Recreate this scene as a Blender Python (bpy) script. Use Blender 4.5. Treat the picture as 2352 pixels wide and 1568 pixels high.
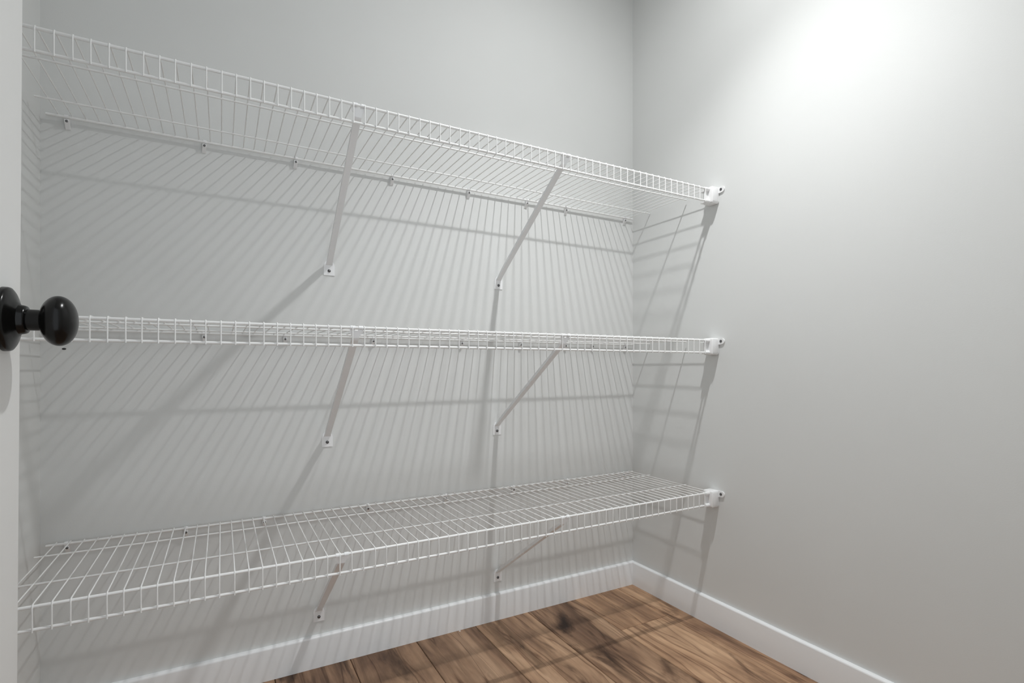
import bpy, bmesh, math, random
from mathutils import Vector, Matrix
random.seed(7)
sc = bpy.context.scene
for o in list(bpy.data.objects):
    bpy.data.objects.remove(o)
C = sc.collection

# ------------------------------------------------------------------ camera
# room frame: X=0 right wall, Y=0 back wall, Z=0 floor; room lies at -X, -Y
F_PX, W_PX, H_PX = 1200.4, 2352.0, 1568.0
YAW, HORIZON = 0.5074, 843.4
cam_d = bpy.data.cameras.new('camera')
cam = bpy.data.objects.new('camera', cam_d)
C.objects.link(cam)
cam.location = (-1.4239, -1.5773, 0.8526)
cam.rotation_euler = (math.pi / 2, 0, -YAW)
cam_d.sensor_fit = 'HORIZONTAL'
cam_d.sensor_width = 36.0
cam_d.lens = 36.0 * F_PX / W_PX
cam_d.shift_y = (HORIZON - H_PX / 2) / W_PX
cam_d.clip_start = 0.02
sc.camera = cam

# ------------------------------------------------------------------ world (daylight of the house beyond the doorway)
world = bpy.data.worlds.new('world')
sc.world = world
world.use_nodes = True
world.node_tree.nodes['Background'].inputs[0].default_value = (0.90, 0.95, 1.0, 1)
world.node_tree.nodes['Background'].inputs[1].default_value = 1.25

# ceiling lamp position and strength (the fixture itself is built below)
LAMP = (-0.51, -0.78)
LAMP_Z = 2.365              # underside of the drum lamp
LAMP_R = 0.023
LAMP_STRENGTH = 1130.0      # glow of the diffuser
FILL_SPOT_W = 53.0          # added fill spot below the diffuser, not part of the fixture
FILL_SPOT_DEG = 104.0

sc.view_settings.view_transform = 'Standard'
sc.view_settings.look = 'None'
sc.view_settings.exposure = 0.12
sc.view_settings.gamma = 1.0
sc.view_settings.use_curve_mapping = False

# ------------------------------------------------------------------ dimensions
W = 1.7883            # room width
DEP = 1.60            # room depth
CEIL = 2.45
D = 0.4008            # shelf depth
LIP = 0.0437
SHELVES = [('top', 1.4385), ('middle', 0.9446), ('bottom', 0.4469)]
BB_H, BB_T = 0.089, 0.013

# ------------------------------------------------------------------ materials
def new_mat(name):
    m = bpy.data.materials.new(name)
    m.use_nodes = True
    nt = m.node_tree
    return m, nt, nt.nodes, nt.links, nt.nodes['Principled BSDF']

def paint(name, col, rough, bump=0.0, scale=400.0, spec=0.5, var=0.0):
    m, nt, N, L, b = new_mat(name)
    b.inputs['Base Color'].default_value = (*col, 1)
    b.inputs['Roughness'].default_value = rough
    b.inputs['Specular IOR Level'].default_value = spec
    tc = N.new('ShaderNodeTexCoord')
    if bump:
        nz = N.new('ShaderNodeTexNoise'); nz.inputs['Scale'].default_value = scale
        nz.inputs['Detail'].default_value = 3
        bp = N.new('ShaderNodeBump'); bp.inputs['Strength'].default_value = bump
        bp.inputs['Distance'].default_value = 0.002
        L.new(tc.outputs['Object'], nz.inputs['Vector'])
        L.new(nz.outputs['Fac'], bp.inputs['Height'])
        L.new(bp.outputs['Normal'], b.inputs['Normal'])
    if var:
        nv = N.new('ShaderNodeTexNoise'); nv.inputs['Scale'].default_value = 3.0
        rp = N.new('ShaderNodeValToRGB')
        rp.color_ramp.elements[0].position = 0.3; rp.color_ramp.elements[1].position = 0.7
        rp.color_ramp.elements[0].color = (*[c * (1 - var) for c in col], 1)
        rp.color_ramp.elements[1].color = (*[min(1, c * (1 + var)) for c in col], 1)
        L.new(tc.outputs['Object'], nv.inputs['Vector'])
        L.new(nv.outputs['Fac'], rp.inputs['Fac'])
        L.new(rp.outputs['Color'], b.inputs['Base Color'])
    return m

M_WALL = paint('grey_wall_paint', (0.70, 0.708, 0.697), 0.62, 0.05, 350, 0.35, 0.012)
M_CEIL = paint('white_ceiling_paint', (0.86, 0.86, 0.85), 0.9, 0.2, 200, 0.2)
M_TRIM = paint('white_trim_paint', (0.88, 0.895, 0.905), 0.32, 0.03, 120)
M_DOOR = paint('white_door_paint', (0.82, 0.825, 0.815), 0.45, 0.05, 150)
M_WIRE = paint('white_vinyl_coating', (0.85, 0.85, 0.84), 0.35)
M_STEEL = paint('white_powder_coated_steel', (0.86, 0.865, 0.87), 0.38)
M_PLASTIC = paint('white_plastic', (0.84, 0.84, 0.84), 0.35)
M_BLACK = paint('satin_black_metal', (0.004, 0.0038, 0.0036), 0.22, 0.02, 300, 0.22)
M_CHIP = paint('white_chip', (0.8, 0.8, 0.78), 0.6)
M_MARK = paint('black_mark', (0.02, 0.02, 0.02), 0.7)
M_SUB = paint('dark_underlay', (0.03, 0.022, 0.016), 0.9)
m, nt, N, L, b = new_mat('zinc_screw'); M_SCREW = m
b.inputs['Base Color'].default_value = (0.16, 0.16, 0.165, 1)
b.inputs['Metallic'].default_value = 1.0
b.inputs['Roughness'].default_value = 0.2
m, nt, N, L, b = new_mat('lamp_diffuser'); M_LAMP = m
b.inputs['Base Color'].default_value = (0.9, 0.9, 0.9, 1)
b.inputs['Emission Color'].default_value = (0.985, 0.996, 1.0, 1)
b.inputs['Emission Strength'].default_value = LAMP_STRENGTH

def wood():
    m, nt, N, L, b = new_mat('rustic_brown_plank')
    def n(t, **k):
        x = N.new(t)
        for a, v in k.items(): setattr(x, a, v)
        return x
    def ramp(stops):
        r = n('ShaderNodeValToRGB')
        e = r.color_ramp.elements
        while len(e) > 1: e.remove(e[-1])
        e[0].position, e[0].color = stops[0][0], (*stops[0][1], 1)
        for p, c in stops[1:]:
            x = e.new(p); x.color = (*c, 1)
        return r
    tc = n('ShaderNodeTexCoord'); oi = n('ShaderNodeObjectInfo')
    w = n('ShaderNodeMath', operation='MULTIPLY'); w.inputs[1].default_value = 57.0
    L.new(oi.outputs['Random'], w.inputs[0])
    def noise(scale_vec, scale, detail, rough=0.6, dist=0.0, vec=None, woff=0.0):
        mp = n('ShaderNodeMapping'); mp.inputs['Scale'].default_value = scale_vec
        L.new(vec or tc.outputs['Object'], mp.inputs['Vector'])
        z = n('ShaderNodeTexNoise', noise_dimensions='4D')
        z.inputs['Scale'].default_value = scale; z.inputs['Detail'].default_value = detail
        z.inputs['Roughness'].default_value = rough; z.inputs['Distortion'].default_value = dist
        L.new(mp.outputs['Vector'], z.inputs['Vector'])
        a = n('ShaderNodeMath', operation='ADD'); a.inputs[1].default_value = woff
        L.new(w.outputs[0], a.inputs[0]); L.new(a.outputs[0], z.inputs['W'])
        return z
    # slow warp so that the grain wanders and closes into cathedrals
    big = noise((1, 0.22, 1), 7.0, 3, 0.5, 0.3)
    add = n('ShaderNodeVectorMath', operation='MULTIPLY_ADD')
    add.inputs[1].default_value = (0.11, 0.0, 0.0)
    L.new(big.outputs['Color'], add.inputs[0]); L.new(tc.outputs['Object'], add.inputs[2])
    tone = noise((1, 0.30, 1), 7.0, 4, 0.6, 0.7, None, 3.0)
    grain = noise((1, 0.06, 1), 42.0, 6, 0.65, 0.2, add.outputs[0], 7.0)
    fine = noise((1, 0.03, 1), 260.0, 4, 0.7, 0.0, add.outputs[0], 11.0)
    dark = noise((1, 0.22, 1), 9.0, 5, 0.62, 1.0, add.outputs[0], 19.0)
    base = ramp([(0.28, (0.13, 0.074, 0.048)), (0.40, (0.255, 0.155, 0.098)), (0.52, (0.41, 0.262, 0.165)), (0.70, (0.60, 0.410, 0.270))])
    L.new(tone.outputs['Fac'], base.inputs['Fac'])
    g = ramp([(0.30, (0.66, 0.63, 0.61)), (0.48, (0.93, 0.92, 0.91)), (0.60, (1.05, 1.04, 1.03))])
    L.new(grain.outputs['Fac'], g.inputs['Fac'])
    f = ramp([(0.30, (0.82, 0.80, 0.79)), (0.52, (1.0, 1.0, 1.0)), (0.7, (1.06, 1.06, 1.05))])
    L.new(fine.outputs['Fac'], f.inputs['Fac'])
    d = ramp([(0.30, (0.14, 0.12, 0.115)), (0.36, (0.42, 0.39, 0.38)), (0.44, (1, 1, 1))])
    L.new(dark.outputs['Fac'], d.inputs['Fac'])
    pl = ramp([(0.0, (0.74, 0.71, 0.70)), (0.5, (1.0, 0.98, 0.96)), (1.0, (1.22, 1.17, 1.10))])
    L.new(oi.outputs['Random'], pl.inputs['Fac'])
    # thin dark season lines and checks that follow the grain
    line = noise((1, 0.055, 1), 15.0, 3, 0.5, 0.3, add.outputs[0], 23.0)
    sub = n('ShaderNodeMath', operation='SUBTRACT'); sub.inputs[1].default_value = 0.5
    ab = n('ShaderNodeMath', operation='ABSOLUTE')
    L.new(line.outputs['Fac'], sub.inputs[0]); L.new(sub.outputs[0], ab.inputs[0])
    ln = ramp([(0.0, (0.52, 0.47, 0.45)), (0.005, (0.68, 0.64, 0.62)), (0.016, (1, 1, 1))])
    L.new(ab.outputs[0], ln.inputs['Fac'])
    cur = base.outputs['Color']
    for s in (g, f, d, ln, pl):
        mx = n('ShaderNodeMix', data_type='RGBA', blend_type='MULTIPLY')
        mx.inputs['Factor'].default_value = 1.0
        L.new(cur, mx.inputs['A']); L.new(s.outputs['Color'], mx.inputs['B'])
        cur = mx.outputs['Result']
    L.new(cur, b.inputs['Base Color'])
    b.inputs['Roughness'].default_value = 0.5
    b.inputs['Specular IOR Level'].default_value = 0.3
    bp = n('ShaderNodeBump'); bp.inputs['Strength'].default_value = 0.25
    bp.inputs['Distance'].default_value = 0.001
    L.new(grain.outputs['Fac'], bp.inputs['Height'])
    L.new(bp.outputs['Normal'], b.inputs['Normal'])
    return m
M_WOOD = wood()

# ------------------------------------------------------------------ mesh helpers
def box(bm, x0, x1, y0, y1, z0, z1, bevel=0.0, seg=2):
    vs = [bm.verts.new((x, y, z)) for x in (x0, x1) for y in (y0, y1) for z in (z0, z1)]
    fs = [(0, 1, 3, 2), (4, 6, 7, 5), (0, 4, 5, 1), (2, 3, 7, 6), (0, 2, 6, 4), (1, 5, 7, 3)]
    faces = [bm.faces.new([vs[i] for i in f]) for f in fs]
    if bevel:
        ed = list({e for f in faces for e in f.edges})
        bmesh.ops.bevel(bm, geom=ed, offset=bevel, segments=seg, profile=0.5, affect='EDGES')

def tube(bm, pts, r, sides=8, up=Vector((1, 0, 0))):
    pts = [Vector(p) for p in pts]
    rings = []
    for i, p in enumerate(pts):
        t = (pts[min(i + 1, len(pts) - 1)] - pts[max(i - 1, 0)]).normalized()
        u = up - t * up.dot(t)
        if u.length < 1e-4:
            u = Vector((0, 0, 1)) - t * t.z
        u.normalize()
        v = t.cross(u)
        rr = r[i] if isinstance(r, (list, tuple)) else r
        rings.append([bm.verts.new(p + rr * (math.cos(a) * u + math.sin(a) * v))
                      for a in [2 * math.pi * k / sides for k in range(sides)]])
    for a, c in zip(rings, rings[1:]):
        for k in range(sides):
            bm.faces.new((a[k], a[(k + 1) % sides], c[(k + 1) % sides], c[k]))
    bm.faces.new(rings[0][::-1]); bm.faces.new(rings[-1])

def lathe(bm, prof, origin, axis='X', seg=48, sx=1):
    """prof: list of (distance along axis, radius)"""
    o = Vector(origin)
    def P(t, r, a):
        c, s = r * math.cos(a), r * math.sin(a)
        if axis == 'X': return o + Vector((t * sx, c, s))
        if axis == 'Y': return o + Vector((c, t * sx, s))
        return o + Vector((c, s, t * sx))
    rings = []
    for t, r in prof:
        if r < 1e-6: rings.append([bm.verts.new(P(t, 0, 0))])
        else: rings.append([bm.verts.new(P(t, r, 2 * math.pi * k / seg)) for k in range(seg)])
    for a, c in zip(rings, rings[1:]):
        for k in range(seg):
            k2 = (k + 1) % seg
            if len(a) == 1: bm.faces.new((a[0], c[k2], c[k]))
            elif len(c) == 1: bm.faces.new((a[k], a[k2], c[0]))
            else: bm.faces.new((a[k], a[k2], c[k2], c[k]))
    if len(rings[0]) > 1: bm.faces.new(rings[0])
    if len(rings[-1]) > 1: bm.faces.new(rings[-1])

def prism(bm, poly, x0, x1, plane='YZ'):
    """extrude a polygon given in plane coords between x0 and x1 along the remaining axis"""
    def P(u, v, w):
        if plane == 'YZ': return (w, u, v)
        if plane == 'XZ': return (u, w, v)
        return (u, v, w)
    a = [bm.verts.new(P(u, v, x0)) for u, v in poly]
    c = [bm.verts.new(P(u, v, x1)) for u, v in poly]
    n = len(poly)
    bm.faces.new(a); bm.faces.new(c[::-1])
    for i in range(n):
        bm.faces.new((a[i], c[i], c[(i + 1) % n], a[(i + 1) % n]))

def mesh(name, bm, mat, smooth=True, angle=40):
    bmesh.ops.recalc_face_normals(bm, faces=bm.faces[:])
    me = bpy.data.meshes.new(name)
    bm.to_mesh(me); bm.free()
    me.materials.append(mat)
    if smooth:
        me.polygons.foreach_set('use_smooth', [True] * len(me.polygons))
        try: me.set_sharp_from_angle(angle=math.radians(angle))
        except Exception: pass
    return me

def obj(name, data, parent=None, loc=None):
    o = bpy.data.objects.new(name, data)
    C.objects.link(o)
    if parent: o.parent = parent
    if loc: o.location = loc
    return o

def part(name, bm, mat, parent=None, loc=None, smooth=True, angle=40):
    return obj(name, mesh(name, bm, mat, smooth, angle), parent, loc)

def struct(o):
    o['kind'] = 'structure'
    return o

def thing(name, label, cat, loc=(0, 0, 0), group=None):
    o = bpy.data.objects.new(name, None)
    C.objects.link(o)
    o.location = loc
    o.empty_display_size = 0.05
    o['label'] = label; o['category'] = cat
    if group: o['group'] = group
    return o

# ------------------------------------------------------------------ the room
T = 0.12
def shell(name, boxes, mat):
    bm = bmesh.new()
    for q in boxes: box(bm, *q)
    return struct(part(name, bm, mat, smooth=False))

wall_back = shell('wall_back', [(-W - T, T, 0, T, 0, CEIL)], M_WALL)
wall_right = shell('wall_right', [(0, T, -DEP - T, 0, 0, CEIL)], M_WALL)
wall_left = shell('wall_left', [(-W - T, -W, -DEP - T, 0, 0, CEIL)], M_WALL)
DOOR_X0, DOOR_X1 = -1.662, -0.885
wall_front = shell('wall_front', [(-W, DOOR_X0, -DEP - T, -DEP, 0, CEIL),
                                  (DOOR_X1, 0, -DEP - T, -DEP, 0, CEIL),
                                  (DOOR_X0, DOOR_X1, -DEP - T, -DEP, 2.06, CEIL)], M_WALL)
ceiling = shell('ceiling', [(-W - T, T, -DEP - T, T, CEIL, CEIL + 0.1)], M_CEIL)
floor = shell('floor', [(-W - T, T, -DEP - T, T, -0.06, -0.0065)], M_SUB)

# small black mark on the back wall under the knob
bm = bmesh.new()
lathe(bm, [(0, 0.0032), (0.0008, 0.0026), (0.0012, 0.0)], (-1.7457, 0, 0.8958), 'Y', 9, -1)
bmesh.ops.scale(bm, vec=(1.3, 1, 0.7), verts=bm.verts[:], space=Matrix.Translation((1.7457, 0, -0.8958)))
part('scuff_mark', bm, M_MARK, wall_back)

# floor planks, each an object of its own; boards run towards the back wall
PITCH, S0 = 0.2015, -0.087
edges = [0.0] + [S0 - PITCH * k for k in range(9)]
edges = [e for e in edges if e > -W] + [-W]
plank_mesh = {}
def plank(x0, x1, y0, y1):
    wd, ln = abs(x1 - x0), abs(y1 - y0)
    key = (round(wd, 4), round(ln, 4))
    if key not in plank_mesh:
        bm = bmesh.new()
        g = 0.0008
        box(bm, -wd / 2 + g, wd / 2 - g, -ln / 2 + g, ln / 2 - g, -0.006, 0.0, 0.0016, 1)
        plank_mesh[key] = mesh('plank', bm, M_WOOD, False)
    o = obj('plank', plank_mesh[key], floor, ((x0 + x1) / 2, (y0 + y1) / 2, 0))
    return o
cuts = {0: [-0.95], 1: [-0.266, -1.486], 2: [-0.80], 3: [-1.15], 4: [-0.68], 5: [-1.02], 6: [-0.60], 7: [-1.25], 8: [-0.88], 9: [-0.5]}
for k, (a, c) in enumerate(zip(edges, edges[1:])):
    ys = [0.0] + cuts.get(k, [-0.9]) + [-DEP - T]
    for y0, y1 in zip(ys, ys[1:]):
        plank(c, a, y1, y0)

# baseboards with an eased top edge
def bb_profile():
    t, h, r = BB_T, BB_H, 0.006
    pts = [(0, 0), (t, 0), (t, h - r)]
    for i in range(1, 6):
        a = math.pi / 2 * i / 5
        pts.append((t - r + r * math.cos(a), h - r + r * math.sin(a)))
    pts.append((0, h))
    return pts
bm = bmesh.new()
prism(bm, [(-u, v) for u, v in bb_profile()], -W, 0, 'YZ')
struct(part('baseboard_back', bm, M_TRIM))
bm = bmesh.new()
prism(bm, [(-u, v) for u, v in bb_profile()], -DEP, -BB_T, 'XZ')
struct(part('baseboard_right', bm, M_TRIM))
bm = bmesh.new()
prism(bm, [(-W + u, v) for u, v in bb_profile()], -DEP, -BB_T, 'XZ')
struct(part('baseboard_left', bm, M_TRIM))

# ------------------------------------------------------------------ ceiling lamp
lamp = thing('ceiling_light', 'small round white drum lamp on the closet ceiling', 'ceiling light', (LAMP[0], LAMP[1], CEIL))
DROP = LAMP_Z - CEIL
bm = bmesh.new()
lathe(bm, [(0.0, 0.050), (-0.008, 0.062), (DROP + 0.010, 0.060), (DROP + 0.004, 0.055), (DROP + 0.001, LAMP_R + 0.003),
           (DROP + 0.006, LAMP_R + 0.001), (DROP + 0.012, LAMP_R + 0.001), (DROP + 0.012, 0.0)], (0, 0, 0), 'Z', 48)
part('drum', bm, M_PLASTIC, lamp)
bm = bmesh.new()
lathe(bm, [(DROP + 0.011, LAMP_R), (DROP + 0.001, LAMP_R), (DROP, LAMP_R * 0.85), (DROP - 0.0005, 0)], (0, 0, 0), 'Z', 40)
part('diffuser', bm, M_LAMP, lamp)
fill_spot_d = bpy.data.lights.new('fill_spot', 'SPOT')  # extra spot added under the lamp to brighten floor and lower walls
fill_spot_d.energy = FILL_SPOT_W
fill_spot_d.color = (0.985, 0.996, 1.0)
fill_spot_d.spot_size = math.radians(FILL_SPOT_DEG)
fill_spot_d.spot_blend = 1.0
fill_spot_d.shadow_soft_size = LAMP_R
obj('fill_spot', fill_spot_d, lamp, (0, 0, DROP - LAMP_R - 0.002))

# ------------------------------------------------------------------ door, opened inwards against the left side
KY, KZ = -0.851, 0.9025
FACE = -1.620
door_mesh_bm = bmesh.new()
box(door_mesh_bm, -0.035, 0.0, -0.71, 0.050, 0.012 - KZ, 2.035 - KZ, 0.0015, 2)
door = struct(part('door_1', door_mesh_bm, M_DOOR, None, (FACE, KY, KZ)))
door.rotation_euler = (0, math.radians(0.33), 0)
# knob: rose > collar, neck; and the ball
bm = bmesh.new()
lathe(bm, [(0, 0.0332), (0.0035, 0.0332), (0.0052, 0.0326), (0.0068, 0.0300), (0.0082, 0.0262), (0.0095, 0.0222), (0.0110, 0.0185),
           (0.0125, 0.0163), (0.0128, 0.0)], (0, 0, 0), 'X', 64)
rose = part('rose', bm, M_BLACK, door, angle=60)
bm = bmesh.new()
lathe(bm, [(0.0120, 0.0160), (0.0140, 0.0153), (0.0165, 0.0148), (0.0182, 0.0140), (0.0188, 0.0125), (0.0188, 0.0)], (0, 0, 0), 'X', 48)
part('collar', bm, M_BLACK, rose, angle=60)
bm = bmesh.new()
ball = [(0.015, 0.0112), (0.0300, 0.0110)]
cx, ax, rx = 0.0440, 0.0160, 0.0268
a0 = math.asin(0.0125 / rx)
for i in range(25):
    a = a0 + (math.pi - a0) * i / 24
    ball.append((cx - ax * math.cos(a) * (1.0 if a < math.pi / 2 else 0.98), max(0.0, rx * math.sin(a) ** 0.92) if i < 24 else 0.0))
lathe(bm, ball, (0, 0, 0), 'X', 64)
part('door_knob', bm, M_BLACK, door, angle=60)
# latch face on the door edge
bm = bmesh.new()
box(bm, -0.030, -0.005, 0.0499, 0.0515, -0.028, 0.028, 0.0004, 1)
part('latch_plate', bm, M_BLACK, door)

# ------------------------------------------------------------------ wire shelves
RB, RM, RF, RL, RW = 0.0031, 0.0021, 0.0031, 0.0030, 0.00128
X_L, X_R = -1.776, -0.010
def wire_mesh():
    bm = bmesh.new()
    r = 0.006
    pts = [(0, -0.0075, 0.0), (0, -0.05, 0), (0, -0.2, 0), (0, -0.33, 0)]
    for i in range(6):
        a = math.pi / 2 * i / 5
        pts.append((0, -D + r - r * math.sin(a), -r + r * math.cos(a)))
    pts += [(0, -D, -LIP / 2), (0, -D, -LIP - 0.0034)]
    tube(bm, pts, RW, 8)
    return mesh('cross_wire', bm, M_WIRE, True, 60)
WIRE = wire_mesh()
def rod_mesh(name, r, y, z, x0, x1):
    bm = bmesh.new()
    n = 8
    tube(bm, [(x0 + (x1 - x0) * i / n, y, z) for i in range(n + 1)], r, 12, Vector((0, 0, 1)))
    return mesh(name, bm, M_WIRE, True, 60)
ROD_BACK = rod_mesh('back_rod', RB, -0.0110, -RB - RW + 0.0003, X_L, X_R)
ROD_M1 = rod_mesh('deck_rod', RM, -0.098, -RM - RW + 0.0003, X_L, -0.003)
ROD_M2 = rod_mesh('deck_rod', RM, -0.280, -RM - RW + 0.0003, X_L, -0.008)
ROD_F = rod_mesh('front_rod', RF, -D + RF + RW - 0.0003, -RF - RW + 0.0003, X_L, -0.012)
ROD_L = rod_mesh('lip_rod', RL, -D + RL + RW - 0.0003, -LIP, X_L, -0.012)
FIRST = {'top': -1.7030, 'middle': -1.7045, 'bottom': -1.7062}
shelf_label = {
    'top': 'highest white wire shelf on the grey back wall, seen from below',
    'middle': 'white wire shelf between the highest and the lowest, level with the black doorknob',
    'bottom': 'lowest white wire shelf, just above the baseboard and wood floor'}
for nm, z in SHELVES:
    s = thing('wire_shelf', shelf_label[nm], 'wire shelf', (0, 0, z), 'wire shelves on the back wall')
    for nme, md in (('back_rod', ROD_BACK), ('deck_rod', ROD_M1), ('deck_rod', ROD_M2), ('front_rod', ROD_F), ('lip_rod', ROD_L)):
        obj(nme, md, s)
    for n in range(-2, 67):
        x = FIRST[nm] + 0.0254 * n
        if x < -0.02:
            w = obj('cross_wire', WIRE, s, (x, 0, 0))
            w.rotation_euler = (0, random.uniform(-0.004, 0.004), random.uniform(-0.0015, 0.0015))

# ------------------------------------------------------------------ diagonal support brackets
def bracket_parts():
    out = []
    # local origin: on the wall at shelf height; runs out along -Y
    zf = -0.3075                     # screw height
    # foot plate: shield shape against the wall
    bm = bmesh.new()
    hw = 0.0150
    poly = [(-hw, zf - 0.013), (hw, zf - 0.013), (hw, zf + 0.014), (hw * 0.86, zf + 0.022), (hw * 0.5, zf + 0.029),
            (-hw * 0.5, zf + 0.029), (-hw * 0.86, zf + 0.022), (-hw, zf + 0.014)]
    prism(bm, poly, -0.0022, 0.0, 'XZ')
    out.append(('foot_plate', mesh('foot_plate', bm, M_STEEL, False), None))
    # channel strut, open side up
    A = Vector((0, -0.0015, zf + 0.016)); B = Vector((0, -D + 0.0135, -0.026))
    t = (B - A).normalized(); nrm = Vector((0, t.z, -t.y))
    if nrm.z < 0: nrm = -nrm
    bm = bmesh.new()
    def ring(p, w, h, th=0.0014):
        prof = [(-w, h), (-w, 0), (w, 0), (w, h), (w - th, h), (w - th, th), (-w + th, th), (-w + th, h)]
        return [bm.verts.new(p + Vector((u, 0, 0)) + nrm * v) for u, v in prof]
    stops = [(0.0, 0.0095, 0.002), (0.04, 0.0080, 0.005), (0.10, 0.0078, 0.008), (0.5, 0.0078, 0.0085), (0.92, 0.0078, 0.008),
             (0.97, 0.0078, 0.005), (1.0, 0.0080, 0.0016)]
    rings = [ring(A + (B - A) * s, w, h) for s, w, h in stops]
    for a, c in zip(rings, rings[1:]):
        for k in range(8):
            bm.faces.new((a[k], a[(k + 1) % 8], c[(k + 1) % 8], c[k]))
    for q in (rings[0], rings[-1]):
        bm.faces.new((q[0], q[1], q[6], q[7])); bm.faces.new((q[1], q[2], q[5], q[6])); bm.faces.new((q[2], q[3], q[4], q[5]))
    out.append(('strut', mesh('strut', bm, M_STEEL, True, 30), None))
    # head plate rising to the rod and curling over it in two fingers
    yc, zc = -D + RF + RW, -RF - RW
    hp = []
    r0, r1 = RF + 0.0003, RF + 0.0016
    bm = bmesh.new()
    # plate outline in X-Z (flares from the strut to the full hook width), sloping out to the rod
    zt_ = zc - 0.006
    half = [(0.0080, B.z), (0.0088, B.z + 0.004), (0.0112, B.z + 0.0075), (0.0142, B.z + 0.0105), (0.0150, B.z + 0.0130), (0.0150, zt_)]
    outline = [(-x, z) for x, z in half] + [(x, z) for x, z in half[::-1]]
    fr, bk = [], []
    for x, z in outline:
        q = (z - B.z) / (zt_ - B.z)
        y0 = B.y + (yc + r0 - B.y) * q
        fr.append(bm.verts.new((x, y0, z))); bk.append(bm.verts.new((x, y0 + 0.0014, z)))
    bm.faces.new(fr); bm.faces.new(bk[::-1])
    for k in range(len(fr)):
        k2 = (k + 1) % len(fr)
        bm.faces.new((fr[k], bk[k], bk[k2], fr[k2]))
    for x0, x1 in ((-0.0135, -0.0030), (0.0042, 0.0138)):
        pin, pou = [(yc + r0, zc - 0.006)], [(yc + r1, zc - 0.006)]
        for i in range(11):
            a = math.radians(200) * i / 10
            pin.append((yc + r0 * math.cos(a), zc + r0 * math.sin(a)))
            pou.append((yc + r1 * math.cos(a), zc + r1 * math.sin(a)))
        prism(bm, pin + pou[::-1], x0, x1, 'YZ')
    out.append(('rod_hook', mesh('rod_hook', bm, M_STEEL, True, 30), None))
    bm = bmesh.new()
    lathe(bm, [(0.0020, 0.0046), (0.0032, 0.0045), (0.0048, 0.0030), (0.0052, 0.0012), (0.0044, 0.0009), (0.0043, 0)], (0, 0, zf), 'Y', 16, -1)
    out.append(('screw', mesh('screw', bm, M_SCREW), None))
    return out
BR = bracket_parts()
end_word = ['door end', 'corner end']
for nm, z, xs, skew in (('top', 1.4385, (-1.1520, -0.6005), (0.005, -0.002)),
                  ('middle', 0.9446, (-1.1570, -0.6060), (0.005, -0.008)),
                  ('bottom', 0.4469, (-1.1800, -0.6030), (0.013, -0.001))):
    for k, x in enumerate(xs):
        t = thing('support_bracket', 'white diagonal metal bracket under the %s wire shelf, nearer the %s' % (nm, ('white door', 'bare grey side wall')[k]),
                  'bracket', (x, 0, z), 'diagonal brackets under the shelves')
        t.rotation_euler = (0, 0, -skew[k] / D)
        for n_, md, _ in BR:
            obj(n_, md, t)

# ------------------------------------------------------------------ wall clips along the back rods
def clip_parts():
    yc, zc = -0.0110, -RB - RW + 0.0003
    bm = bmesh.new()
    r0, r1 = RB + 0.0002, RB + 0.0019
    # loop over the rod then the body below it running to a point on the wall
    pin, pou = [], []
    for i in range(13):
        a = math.radians(-40 + 225 * i / 12)
        pin.append((yc - r0 * math.cos(a), zc + r0 * math.sin(a)))
        pou.append((yc - r1 * math.cos(a), zc + r1 * math.sin(a)))
    prism(bm, pin + pou[::-1], -0.0036, 0.0036, 'YZ')
    body = [(0.0, zc + 0.0015), (yc + 0.0055, zc + 0.0005), (yc - 0.0010, zc - 0.0040), (yc - 0.0022, zc - 0.0070), (yc - 0.0015, zc - 0.0125),
            (yc + 0.0030, zc - 0.0170), (yc + 0.0060, zc - 0.0225), (-0.0010, zc - 0.0255), (0.0, zc - 0.0250)]
    prism(bm, body, -0.0046, 0.0046, 'YZ')
    hook = mesh('clip_body', bm, M_PLASTIC, True, 35)
    bm = bmesh.new()
    lathe(bm, [(0.0115, 0.0030), (0.0136, 0.0029), (0.0146, 0.0018), (0.0148, 0.0)], (0, 0, zc - 0.0098), 'Y', 12, -1)
    return hook, mesh('nail', bm, M_SCREW)
CLIP, NAIL = clip_parts()
clips = {'top': [-1.739, -1.461, -1.241, -0.969, -0.715, -0.491, -0.327, -0.049],
         'middle': [-1.464, -1.270, -1.027, -0.739, -0.519, -0.329, -0.208, -0.049],
         'bottom': [-1.739, -1.503, -1.323, -1.044, -0.795, -0.547, -0.323, -0.056]}
ordn = ['first', 'second', 'third', 'fourth', 'fifth', 'sixth', 'seventh', 'eighth']
for nm, z in SHELVES:
    for k, x in enumerate(clips[nm]):
        # count from the bare side wall (the far end from the door)
        i = len(clips[nm]) - 1 - k
        t = thing('wall_clip', 'white wall clip on the %s shelf\'s back rod, %s from the bare side wall' % (nm, ordn[i]),
                  'clip', (x, 0, z), 'wall clips of the %s shelf' % nm)
        t.rotation_euler = (0, random.uniform(-0.1, 0.1), 0)
        obj('clip_body', CLIP, t)
        obj('nail', NAIL, t)

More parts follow.
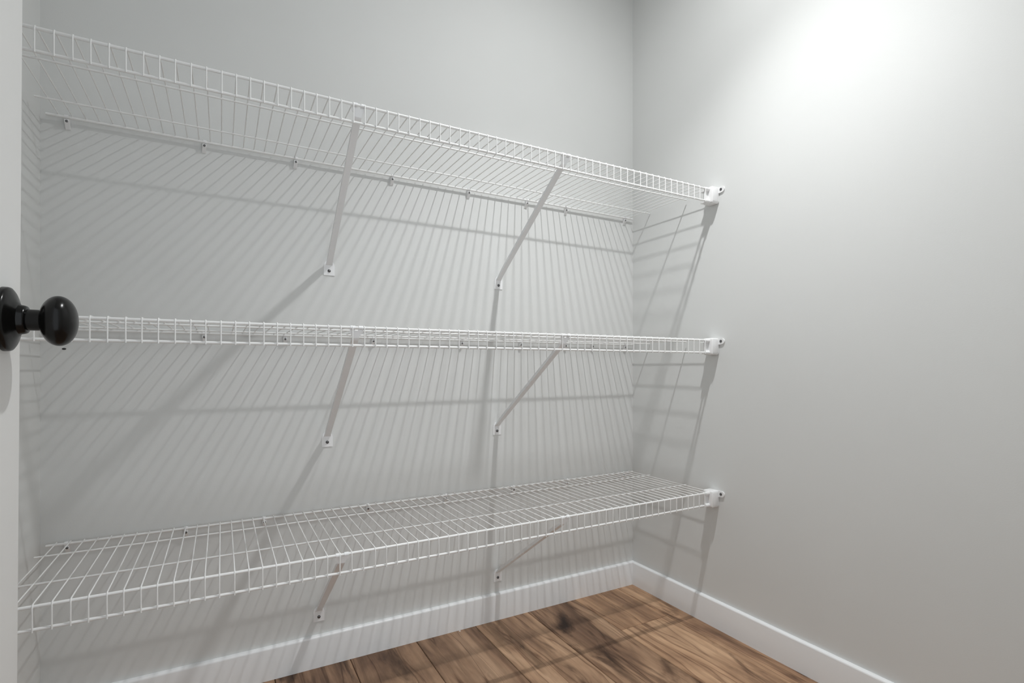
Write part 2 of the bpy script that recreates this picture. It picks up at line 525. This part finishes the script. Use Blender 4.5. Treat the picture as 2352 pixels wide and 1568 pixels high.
# ------------------------------------------------------------------ end brackets on the right wall
def end_parts():
    out = []
    yf = -D - 0.0110
    zt, zb = 0.0035, -LIP - 0.0070
    # housing: bevelled block against the wall, wrapped round the rod ends
    bm = bmesh.new()
    box(bm, -0.0330, 0.0, yf, -D + 0.0270, zb, zt, 0.0050, 4)
    out.append(('housing', mesh('housing', bm, M_PLASTIC, True, 50)))
    # raised front panel
    bm = bmesh.new()
    box(bm, -0.0300, -0.0030, yf - 0.0012, yf + 0.0010, zb + 0.0050, zt - 0.0045, 0.0018, 2)
    out.append(('front_panel', mesh('front_panel', bm, M_PLASTIC, True, 50)))
    # two sockets gripping the rod ends
    bm = bmesh.new()
    for zc in (-0.0050, -LIP):
        lathe(bm, [(0.0, 0.0066), (0.012, 0.0060), (0.017, 0.0050), (0.017, 0.0)], (-0.0320, -D + RF + RW, zc), 'X', 20, -1)
    out.append(('rod_socket', mesh('rod_socket', bm, M_PLASTIC, True, 50)))
    # saddle shell round the sockets: top fin, bottom fin and the web between them
    bm = bmesh.new()
    box(bm, -0.0480, -0.0320, -D + 0.0015, -D + 0.0250, -0.0125, -0.0095, 0.0006, 1)
    box(bm, -0.0480, -0.0320, -D + 0.0015, -D + 0.0250, -LIP - 0.0050, -LIP - 0.0025, 0.0006, 1)
    box(bm, -0.0500, -0.0320, -D + 0.0062, -D + 0.0078, -LIP + 0.002, -0.007, 0.0004, 1)
    out.append(('saddle', mesh('saddle', bm, M_PLASTIC, False)))
    # ear with the screw, lying on the wall in front of the housing
    bm = bmesh.new()
    zc = -0.0070
    poly = [(-D + 0.012, 0.0025), (-D - 0.026, 0.0025)]
    for i in range(9):
        a = math.radians(80 + 190 * i / 8)
        poly.append((-D - 0.0235 + 0.0098 * math.cos(a), zc + 0.0098 * math.sin(a)))
    poly.append((-D + 0.012, zc - 0.0120))
    prism(bm, poly, -0.0042, 0.0, 'YZ')
    out.append(('ear', mesh('ear', bm, M_PLASTIC, True, 35)))
    bm = bmesh.new()
    lathe(bm, [(0.0040, 0.0048), (0.0050, 0.0046), (0.0060, 0.0028), (0.0062, 0)], (0, -D - 0.0205, zc), 'X', 14, -1)
    out.append(('screw', mesh('screw', bm, M_SCREW)))
    return out
EP = end_parts()
for nm, z in SHELVES:
    t = thing('end_bracket', 'white plastic end bracket holding the %s wire shelf against the side wall' % nm, 'bracket',
              (0, 0, z), 'end brackets on the side wall')
    for n_, md in EP:
        obj(n_, md, t)

# ------------------------------------------------------------------ crumb of paint by the baseboard
bm = bmesh.new()
bmesh.ops.create_icosphere(bm, subdivisions=1, radius=0.0030)
for v in bm.verts:
    v.co *= random.uniform(0.7, 1.15)
    v.co.z = v.co.z * 0.5 + 0.0012
chip = part('paint_chip', bm, M_CHIP, None, (-0.7507, -0.0200, 0.0), smooth=False)
chip['label'] = 'tiny white paint crumb on the floor by the back baseboard'
chip['category'] = 'crumb'
